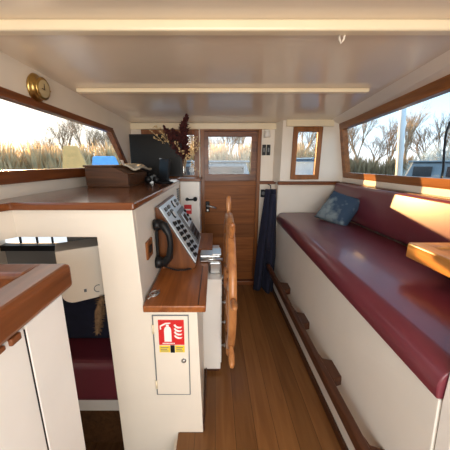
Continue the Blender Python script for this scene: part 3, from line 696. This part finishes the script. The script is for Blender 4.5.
# end panel and small table leaf at the near end of the bench
ep = MB().prism([(.702, .535, 0), (XN + .004, .535, ZB), (XN + .004, .535, 1.048), (1.44, .535, 1.048), (1.44, .535, 0)], (0, .045, 0)).build('end_panel', M['white'], None, bevel=.004)
tag(ep, 'white panel closing the near end of the pilot bench', 'panel')
tt = empty('table_leaf', (1.1, .9, 1.05), 'small honey coloured table leaf with raised rim above the bench at right', 'table')
tx0, tx1, ty0, ty1, tz0, tz1 = .94, 1.275, .40, 1.19, 1.050, 1.125
rm = MB(); rw = .065
rm.box(tx0, tx0 + rw, ty0, ty1, tz0, tz1).box(tx1 - rw, tx1, ty0, ty1, tz0, tz1).box(tx0 + rw, tx1 - rw, ty1 - rw, ty1, tz0, tz1).box(tx0 + rw, tx1 - rw, ty0, ty0 + rw, tz0, tz1)
rm.build('rim', M['honey'], tt, bevel=.008, segs=3)
B(tx0 + rw, tx1 - rw, ty0 + rw, ty1 - rw, tz0 + .012, tz1 - .012).build('table_top', M['honey'], tt)
B(tx0 + .04, tx1 - .04, .65, 1.0, 1.025, 1.049).build('bracket', M['black'], tt)

# ============================================================ NEAR PORT CABINET
nb = empty('near_cabinet', (-.75, .3, 0), 'white boarded cabinet in the left foreground with a wooden rimmed tray top', 'cabinet')
nbm = MB(); cx1, cyf = -.456, .69
nbm.box(cx1 - .02, cx1, .538, cyf, -.57, 1.12).box(cx1 - .02, cx1, -.25, .532, 0, 1.12).box(-1.0, cx1 - .02, cyf - .02, cyf, -.57, 1.12)
nbm.build('side_boards', M['white'], nb, bevel=.003)
B(cx1 - .014, cx1 - .002, .532, .538, 0, 1.11).build('joint', M['black'], nb)
nr = MB(); zt0, zt1 = 1.122, 1.20; e1, e2 = -.446, .742
nr.box(e1 - .085, e1, -.3, e2, zt0, zt1).box(-1.0, e1 - .085, e2 - .085, e2, zt0, zt1)
nr.build('rim', M['rimwood'], nb, bevel=.014, segs=3)
B(-1.0, e1 - .085, -.3, e2 - .085, zt0 + .002, zt1 - .045).build('tray_top', M['rimwood'], nb)
mo = MB()
for k in range(14): mo.box(cx1 - .004, cx1 + .008, -.1 + k * .045, -.1 + k * .045 + .03, zt0 - .012 - .006 * (k % 2), zt0)
mo.build('moulding', M['rimwood'], nb, bevel=.003)

# ============================================================ LOWER CABIN SEEN THROUGH THE OPENING
lw = MB(); lw.box(-1.52, -1.06, 1.75, 1.79, -.57, .936).box(-1.06, -.42, 1.75, 1.79, -.57, 1.25).box(-1.52, -1.06, 1.75, 1.79, 1.06, 1.14)
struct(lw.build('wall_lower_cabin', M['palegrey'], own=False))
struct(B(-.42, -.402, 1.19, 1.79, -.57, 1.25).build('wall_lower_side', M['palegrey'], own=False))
w5 = struct(empty('window_5', (-1.29, 1.75, .936)))
B(-1.52, -1.055, 1.71, 1.75, .893, .934).build('window_sill', M['black'], w5, bevel=.003)
B(-1.515, -1.065, 1.765, 1.775, .938, 1.058).build('window_pane', M['frost_glow'], w5)
m5 = MB()
for x in (-1.40, -1.28, -1.17): m5.box(x - .005, x + .005, 1.752, 1.764, .938, 1.058)
m5.build('mullions', M['black'], w5)
lo = empty('cream_locker', (-.70, 1.33, .77), 'small cream locker with rounded lower corners hanging inside the opening', 'locker')
la_, lb_ = Vector((-.80, 1.205, 0)), Vector((-.615, 1.315, 0)); lu = (lb_ - la_).normalized(); ln_ = Vector((-lu.y, lu.x, 0)); lw_ = (lb_ - la_).length
def lp(u, z, d): q = la_ + lu * u + ln_ * d; return (q.x, q.y, z)
oo = [lp(0, 1.068, 0), lp(lw_, 1.068, 0)]
for k in range(6):
    a = -k / 5 * math.pi / 2; oo.append(lp(lw_ - .03 + .03 * math.cos(a), .80 + .03 * math.sin(a), 0))
for k in range(6):
    a = -math.pi / 2 - k / 5 * math.pi / 2; oo.append(lp(.06 + .06 * math.cos(a), .83 + .06 * math.sin(a), 0))
MB().prism(oo, ln_ * .17).build('body', M['cream'], lo, bevel=.004)
MB().hexa([lp(u, z, d) for u, z, d in ((.105, .82, -.004), (.118, .82, -.004), (.118, .836, -.004), (.105, .836, -.004), (.105, .82, .001), (.118, .82, .001), (.118, .836, .001), (.105, .836, .001))]).build('latch', M['grey'], lo)
MB().tube([lp(.175 + .02 * math.cos(a * .35), .825 + .02 * math.sin(a * .35), -.003) for a in range(3, 15)], .002, 6).build('finger_ring', M['grey'], lo)
se = empty('lower_bench', (-.75, 1.6, -.57), 'burgundy upholstered seat in the lower cabin below the opening', 'bench')
B(-1.3, -.45, 1.44, 1.74, -.138, .20).build('seat_pad', M['vinyl'], se, bevel=.05, segs=4)
B(-1.3, -.45, 1.66, 1.745, .202, .62).build('seat_back', M['navy'], se, bevel=.04, segs=4)
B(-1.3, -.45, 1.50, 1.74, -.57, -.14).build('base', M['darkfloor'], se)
B(-1.3, -.45, 1.48, 1.499, -.245, -.14).build('edge_board', M['white'], se)
fu = MB(); r3 = random.Random(5); fp = [Vector((-.62, 1.27, .785)), Vector((-.64, 1.25, .70)), Vector((-.655, 1.24, .58))]
fu.tube(fp, [.012, .022, .01], 8)
for k in range(400):
    t = r3.random(); q = fp[0].lerp(fp[2], t); d = Vector((r3.gauss(0, 1), r3.gauss(0, 1), r3.gauss(-.6, .7))).normalized() * (.042 * (1 - .3 * t)); s1 = d.orthogonal().normalized() * .003
    fu.add([q - s1, q + s1, q + d], [(0, 1, 2)])
tag(fu.build('fur_tassel', M['fur'], recalc=False), 'brown fluffy tassel hanging under the cream locker in the opening', 'tassel')

# ============================================================ OUTSIDE
def leafy(name, col):
    m = mat(name, col, .95, var=.3, vscale=2); t = m.node_tree; b = t.nodes['Principled BSDF']
    tr_ = t.nodes.new('ShaderNodeBsdfTranslucent'); src = b.inputs['Base Color'].links[0].from_socket; t.links.new(src, tr_.inputs[0])
    x = t.nodes.new('ShaderNodeMixShader'); x.inputs[0].default_value = .45; o = [n for n in t.nodes if n.type == 'OUTPUT_MATERIAL'][0]
    t.links.new(b.outputs[0], x.inputs[1]); t.links.new(tr_.outputs[0], x.inputs[2]); t.links.new(x.outputs[0], o.inputs[0]); return m
M['grass'] = mat('bank_grass', (.16, .13, .06), .95, var=.35, vscale=.6)
M['water'] = mat('canal_water', (.06, .075, .08), .08, var=.2, vscale=.4, bump=.2, bscale=4)
M['bark'] = mat('bare_bark', (.30, .21, .13), .9, var=.3, vscale=5)
M['barkp'] = mat('pale_bark', (.46, .35, .24), .9, var=.3, vscale=5)
M['reed'] = leafy('dry_reed', (.76, .57, .33))
M['shrub'] = leafy('olive_shrub', (.42, .30, .17))
M['shrubp'] = leafy('pale_shrub', (.52, .57, .56))
M['hullb'] = mat('boat_blue', (.16, .32, .48), .4, var=.1)
M['hullg'] = mat('boat_grey', (.24, .28, .31), .4, var=.1)
M['hullw'] = mat('boat_white', (.70, .72, .72), .4, var=.05)
M['tarpo'] = mat('ochre_tarp', (.92, .48, .16), .8, var=.08)
M['tarpb'] = mat('blue_tarp', (.20, .48, .85), .7, var=.12)
M['dglass'] = mat('dark_boat_glass', (.03, .04, .05), .1)
gr = MB(); gr.box(-90, 90, 11, 120, -.8, -.1).box(-90, -9, -60, 11, -.8, -.1).box(9, 90, -60, 11, -.8, -.1)
struct(gr.build('ground', M['grass'], own=False))
struct(B(-9.5, 9.5, -60, 11.5, -.9, -.75).build('canal_water', M['water'], own=False))

def tree_mesh(seed, h, spread=.5, levels=5):
    rr = random.Random(seed); mb = MB()
    def grow(p, d, ln, rad, lv):
        q = p + d * ln
        mid = p.lerp(q, .5) + Vector((rr.gauss(0, .03), rr.gauss(0, .03), 0)) * ln
        mb.tube([p, mid, q], [rad, rad * .85, rad * .68], 5 if lv > 2 else 3, cap=False)
        if lv == 0: return
        for k in range(3 if lv < levels else 4):
            a = rr.uniform(0, 6.28); tl = rr.uniform(.25, .75) * spread * 1.6
            o_ = d.orthogonal().normalized(); o2 = d.cross(o_)
            nd = (d + (o_ * math.cos(a) + o2 * math.sin(a)) * tl + Vector((0, 0, .12))).normalized()
            st = p.lerp(q, rr.uniform(.55, 1.0)) if k else q
            grow(st, nd, ln * rr.uniform(.62, .82), rad * .6, lv - 1)
    grow(Vector((0, 0, 0)), Vector((rr.gauss(0, .05), rr.gauss(0, .05), 1)).normalized(), h * .30, h * .018, levels)
    me = bpy.data.meshes.new('bare_tree'); me.from_pydata(mb.v, [], mb.f); return me
tmeshes = [tree_mesh(11, 8, .5, 6), tree_mesh(12, 9, .42, 6), tree_mesh(13, 7, .6, 6)]
for i, m_ in enumerate(tmeshes): m_.materials.append((M['bark'], M['barkp'], M['bark'])[i])
def polar(az, dist): return dist * math.sin(R(az)), dist * math.cos(R(az))
tspots = [(a, d, k, 'port window') for a, d, k in ((-63, 22, .9), (-58, 27, 1.0), (-54, 21, .8), (-50, 25, .9), (-46, 21, .72), (-33.5, 24, .62), (-29.5, 33, .82), (-26.5, 24, .65), (-23, 34, .85), (-21.5, 23, .62))]
tspots += [(a, d, k, 'door window') for a, d, k in ((-3, 30, .8), (0, 36, .9), (3, 28, .75), (6, 33, .85), (9, 29, .8))]
tspots += [(a, d, k, 'narrow far window') for a, d, k in ((15.5, 27, .8), (18.5, 33, .95), (21.5, 28, .8))]
tspots += [(a, d, k, 'starboard window') for a, d, k in ((26, 27, .72), (28.5, 33, .85), (31, 26, .68), (33.5, 31, .8), (36, 25, .68), (38.5, 32, .85), (41, 26, .72), (43.5, 33, .9), (46, 27, .75), (49, 31, .9), (52, 25, .75))]
ORD = ('first', 'second', 'third', 'fourth', 'fifth', 'sixth', 'seventh', 'eighth', 'ninth', 'tenth', 'eleventh', 'twelfth')
cnt = {}; rt = random.Random(21)
for i, (az, dist, s_, where) in enumerate(tspots):
    x, y = polar(az, dist); cnt[where] = cnt.get(where, 0) + 1
    o = bpy.data.objects.new('bare_tree', tmeshes[i % 3]); COL.objects.link(o)
    o.location = (x, y, -.1); o.rotation_euler = (0, 0, rt.uniform(0, 6.28)); o.scale = (s_ * .9, s_ * .9, s_)
    tag(o, 'leafless winter tree, %s from the left of those seen through the %s' % (ORD[cnt[where] - 1], where), 'tree', 'bare trees beyond the ' + where)

def shrub_mesh(seed, w_, h_, n_, blade, m, upright=.5):
    rr = random.Random(seed); vs = []; fs = []
    for k in range(n_):
        a = rr.uniform(0, 6.28); r_ = w_ * math.sqrt(rr.random()); x, y = r_ * math.cos(a), r_ * math.sin(a)
        top = h_ * (1 - .55 * (r_ / w_) ** 2); z = rr.uniform(0, top)
        d = Vector((rr.gauss(0, 1 - upright), rr.gauss(0, 1 - upright), rr.uniform(.3, 1))).normalized() * blade * rr.uniform(.6, 1.3)
        s1 = Vector((rr.gauss(0, 1), rr.gauss(0, 1), .1)).normalized() * blade * .06
        q = Vector((x, y, z)); b0 = len(vs)
        vs += [q - s1, q + s1, q + d]; fs.append((b0, b0 + 1, b0 + 2))
    me = bpy.data.meshes.new('shrub'); me.from_pydata(vs, [], fs); me.materials.append(m); return me
def reed_bed(a0, a1, dist, depth, h_, n_, m, name, label, cat, seed):
    rr = random.Random(seed); vs_ = []; fs = []
    for k in range(n_):
        az = rr.uniform(a0, a1); d_ = dist + rr.uniform(0, depth); x, y = polar(az, d_)
        hh = h_ * (.7 + .3 * math.sin(az * 1.7) * math.sin(az * .6 + 1)) * rr.uniform(.55, 1.1)
        q = Vector((x, y, -.15)); d = Vector((rr.gauss(0, .14), rr.gauss(0, .14), 1)) * hh
        s1 = Vector((rr.gauss(0, 1), rr.gauss(0, 1), 0)).normalized() * rr.uniform(.02, .045)
        b0 = len(vs_); t_ = Vector((rr.gauss(0, .12), rr.gauss(0, .12), .1))
        vs_ += [q - s1, q + s1, q + d * .75 + s1 * 1.3, q + d + t_, q + d * .75 - s1 * 1.3]; fs.append((b0, b0 + 1, b0 + 2, b0 + 3, b0 + 4))
    me = bpy.data.meshes.new(name); me.from_pydata(vs_, [], fs); me.materials.append(m)
    o = bpy.data.objects.new(name, me); COL.objects.link(o); return tag(o, label, cat, kind='stuff')
reed_bed(-75, -18, 13.5, 3, 2.8, 12000, M['reed'], 'reed_bed', 'dry straw coloured reeds on the bank beyond the port window', 'reeds', 1)
reed_bed(-7, 11, 18, 3, 3.1, 5000, M['reed'], 'reed_bed', 'dry straw coloured reeds on the bank beyond the door window', 'reeds', 2)
reed_bed(15, 25, 18, 3, 3.1, 3500, M['reed'], 'reed_bed', 'dry straw coloured reeds on the bank beyond the narrow far window', 'reeds', 3)
reed_bed(27, 60, 19, 3, 2.2, 9000, M['shrub'], 'scrub_belt', 'olive and brown scrub on the bank beyond the starboard window', 'scrub', 4)
palem = shrub_mesh(3, 1.4, 2.6, 3000, .45, M['shrubp'], .4)
x, y = polar(40.5, 15); o = bpy.data.objects.new('pale_shrub', palem); COL.objects.link(o); o.location = (x, y, -.1); o.scale = (.9,) * 3
tag(o, 'pale grey rounded shrub beyond the starboard window', 'shrub')

def boat(name, az, dist, rot, ln, hull, cab, label, zt, w_=2.0):
    x, y = polar(az, dist); e_ = empty(name, (0, 0, 0), label, 'boat')
    hm = MB(); h0 = -.75
    pts = [(-ln / 2, -w_ / 2), (ln * .32, -w_ / 2), (ln * .46, -w_ * .28), (ln / 2, 0), (ln * .46, w_ * .28), (ln * .32, w_ / 2), (-ln / 2, w_ / 2)]
    hm.prism([(px, py, h0) for px, py in pts], (0, 0, .75 + .55)); hm.build('hull', hull, e_, bevel=.05)
    hx0, hx1 = -ln * .42, ln * .26
    MB().hexa([(hx0, -w_ * .42, .551), (hx1, -w_ * .42, .551), (hx1, w_ * .42, .551), (hx0, w_ * .42, .551), (hx0 + .1, -w_ * .36, zt), (hx1 - .3, -w_ * .36, zt), (hx1 - .3, w_ * .36, zt), (hx0 + .1, w_ * .36, zt)]).build('cabin', cab, e_, bevel=.04)
    B(hx0 - .05, hx1 - .2, -w_ * .40, w_ * .40, zt, zt + .05).build('roof', cab, e_, bevel=.02)
    for k in range(5):
        wx = hx0 + .4 + k * (hx1 - hx0 - 1.0) / 4
        for sy in (-1, 1):
            B(wx - .22, wx + .22, sy * w_ * .395 - .03, sy * w_ * .395 + .03, zt - .40, zt - .12).build('window', M['dglass'], e_)
    e_.location = (x, y, 0); e_.rotation_euler = (0, 0, R(rot)); return e_
boat('moored_boat', 1.0, 8.6, 4, 4.0, M['hullg'], M['hullg'], 'grey-blue cabin boat moored ahead, seen through the door window', 1.52)
boat('moored_boat', 21.5, 10.2, 25, 2.4, M['hullb'], M['hullb'], 'blue cabin boat seen through the narrow far window', 1.62)
boat('moored_boat', 44.5, 10.5, 130, 6.0, M['hullw'], M['hullg'], 'long pale boat moored beyond the starboard window', 1.52)
# tarpaulin covered boats on the port bank
def covered(az, dist, rot, ln, zt, m, label):
    x, y = polar(az, dist); e_ = empty('covered_boat', (0, 0, 0), label, 'boat')
    B(-ln / 2, ln / 2, -.9, .9, -.75, .45).build('hull', M['hullw'], e_, bevel=.08)
    MB().hexa([(-ln / 2, -.95, .4), (ln / 2, -.95, .4), (ln / 2, .95, .4), (-ln / 2, .95, .4), (-ln / 2 + .15, -.35, zt), (ln / 2 - .5, -.35, zt), (ln / 2 - .5, .35, zt), (-ln / 2 + .15, .35, zt)]).build('tarpaulin', m, e_, bevel=.06)
    e_.location = (x, y, 0); e_.rotation_euler = (0, 0, R(rot))
covered(-27.2, 8.4, 25, 1.0, 1.95, M['tarpo'], 'boat under an ochre tarpaulin beyond the port window')
covered(-21.8, 10.6, 20, 1.4, 1.74, M['tarpb'], 'boat under a blue tarpaulin beyond the port window')
# deck fittings outside the starboard window
po = MB().tube([(1.823, 2.43, .42), (1.90, 2.87, 2.6)], .030, 12)
tag(po.build('white_pole', M['hullw'], smooth=True), 'leaning white pole on deck outside the starboard window', 'pole')
ho = MB().tube([(1.75, 2.0, .42), (1.75, 2.0, 1.45), (1.752, 2.03, 1.60), (1.757, 2.05, 1.73), (1.765, 2.03, 1.84), (1.775, 1.95, 1.95), (1.80, 1.8, 2.03)], .008, 8)
tag(ho.build('hoop_rail', M['black'], smooth=True), 'thin dark curved hoop outside the starboard window', 'rail')
dk_ = MB(); dk_.box(1.62, 2.25, -1.4, 3.6, .3, .42).box(-1.5, 2.25, 3.12, 5.2, .3, .42)
struct(dk_.build('side_deck', M['hullg'], own=False))
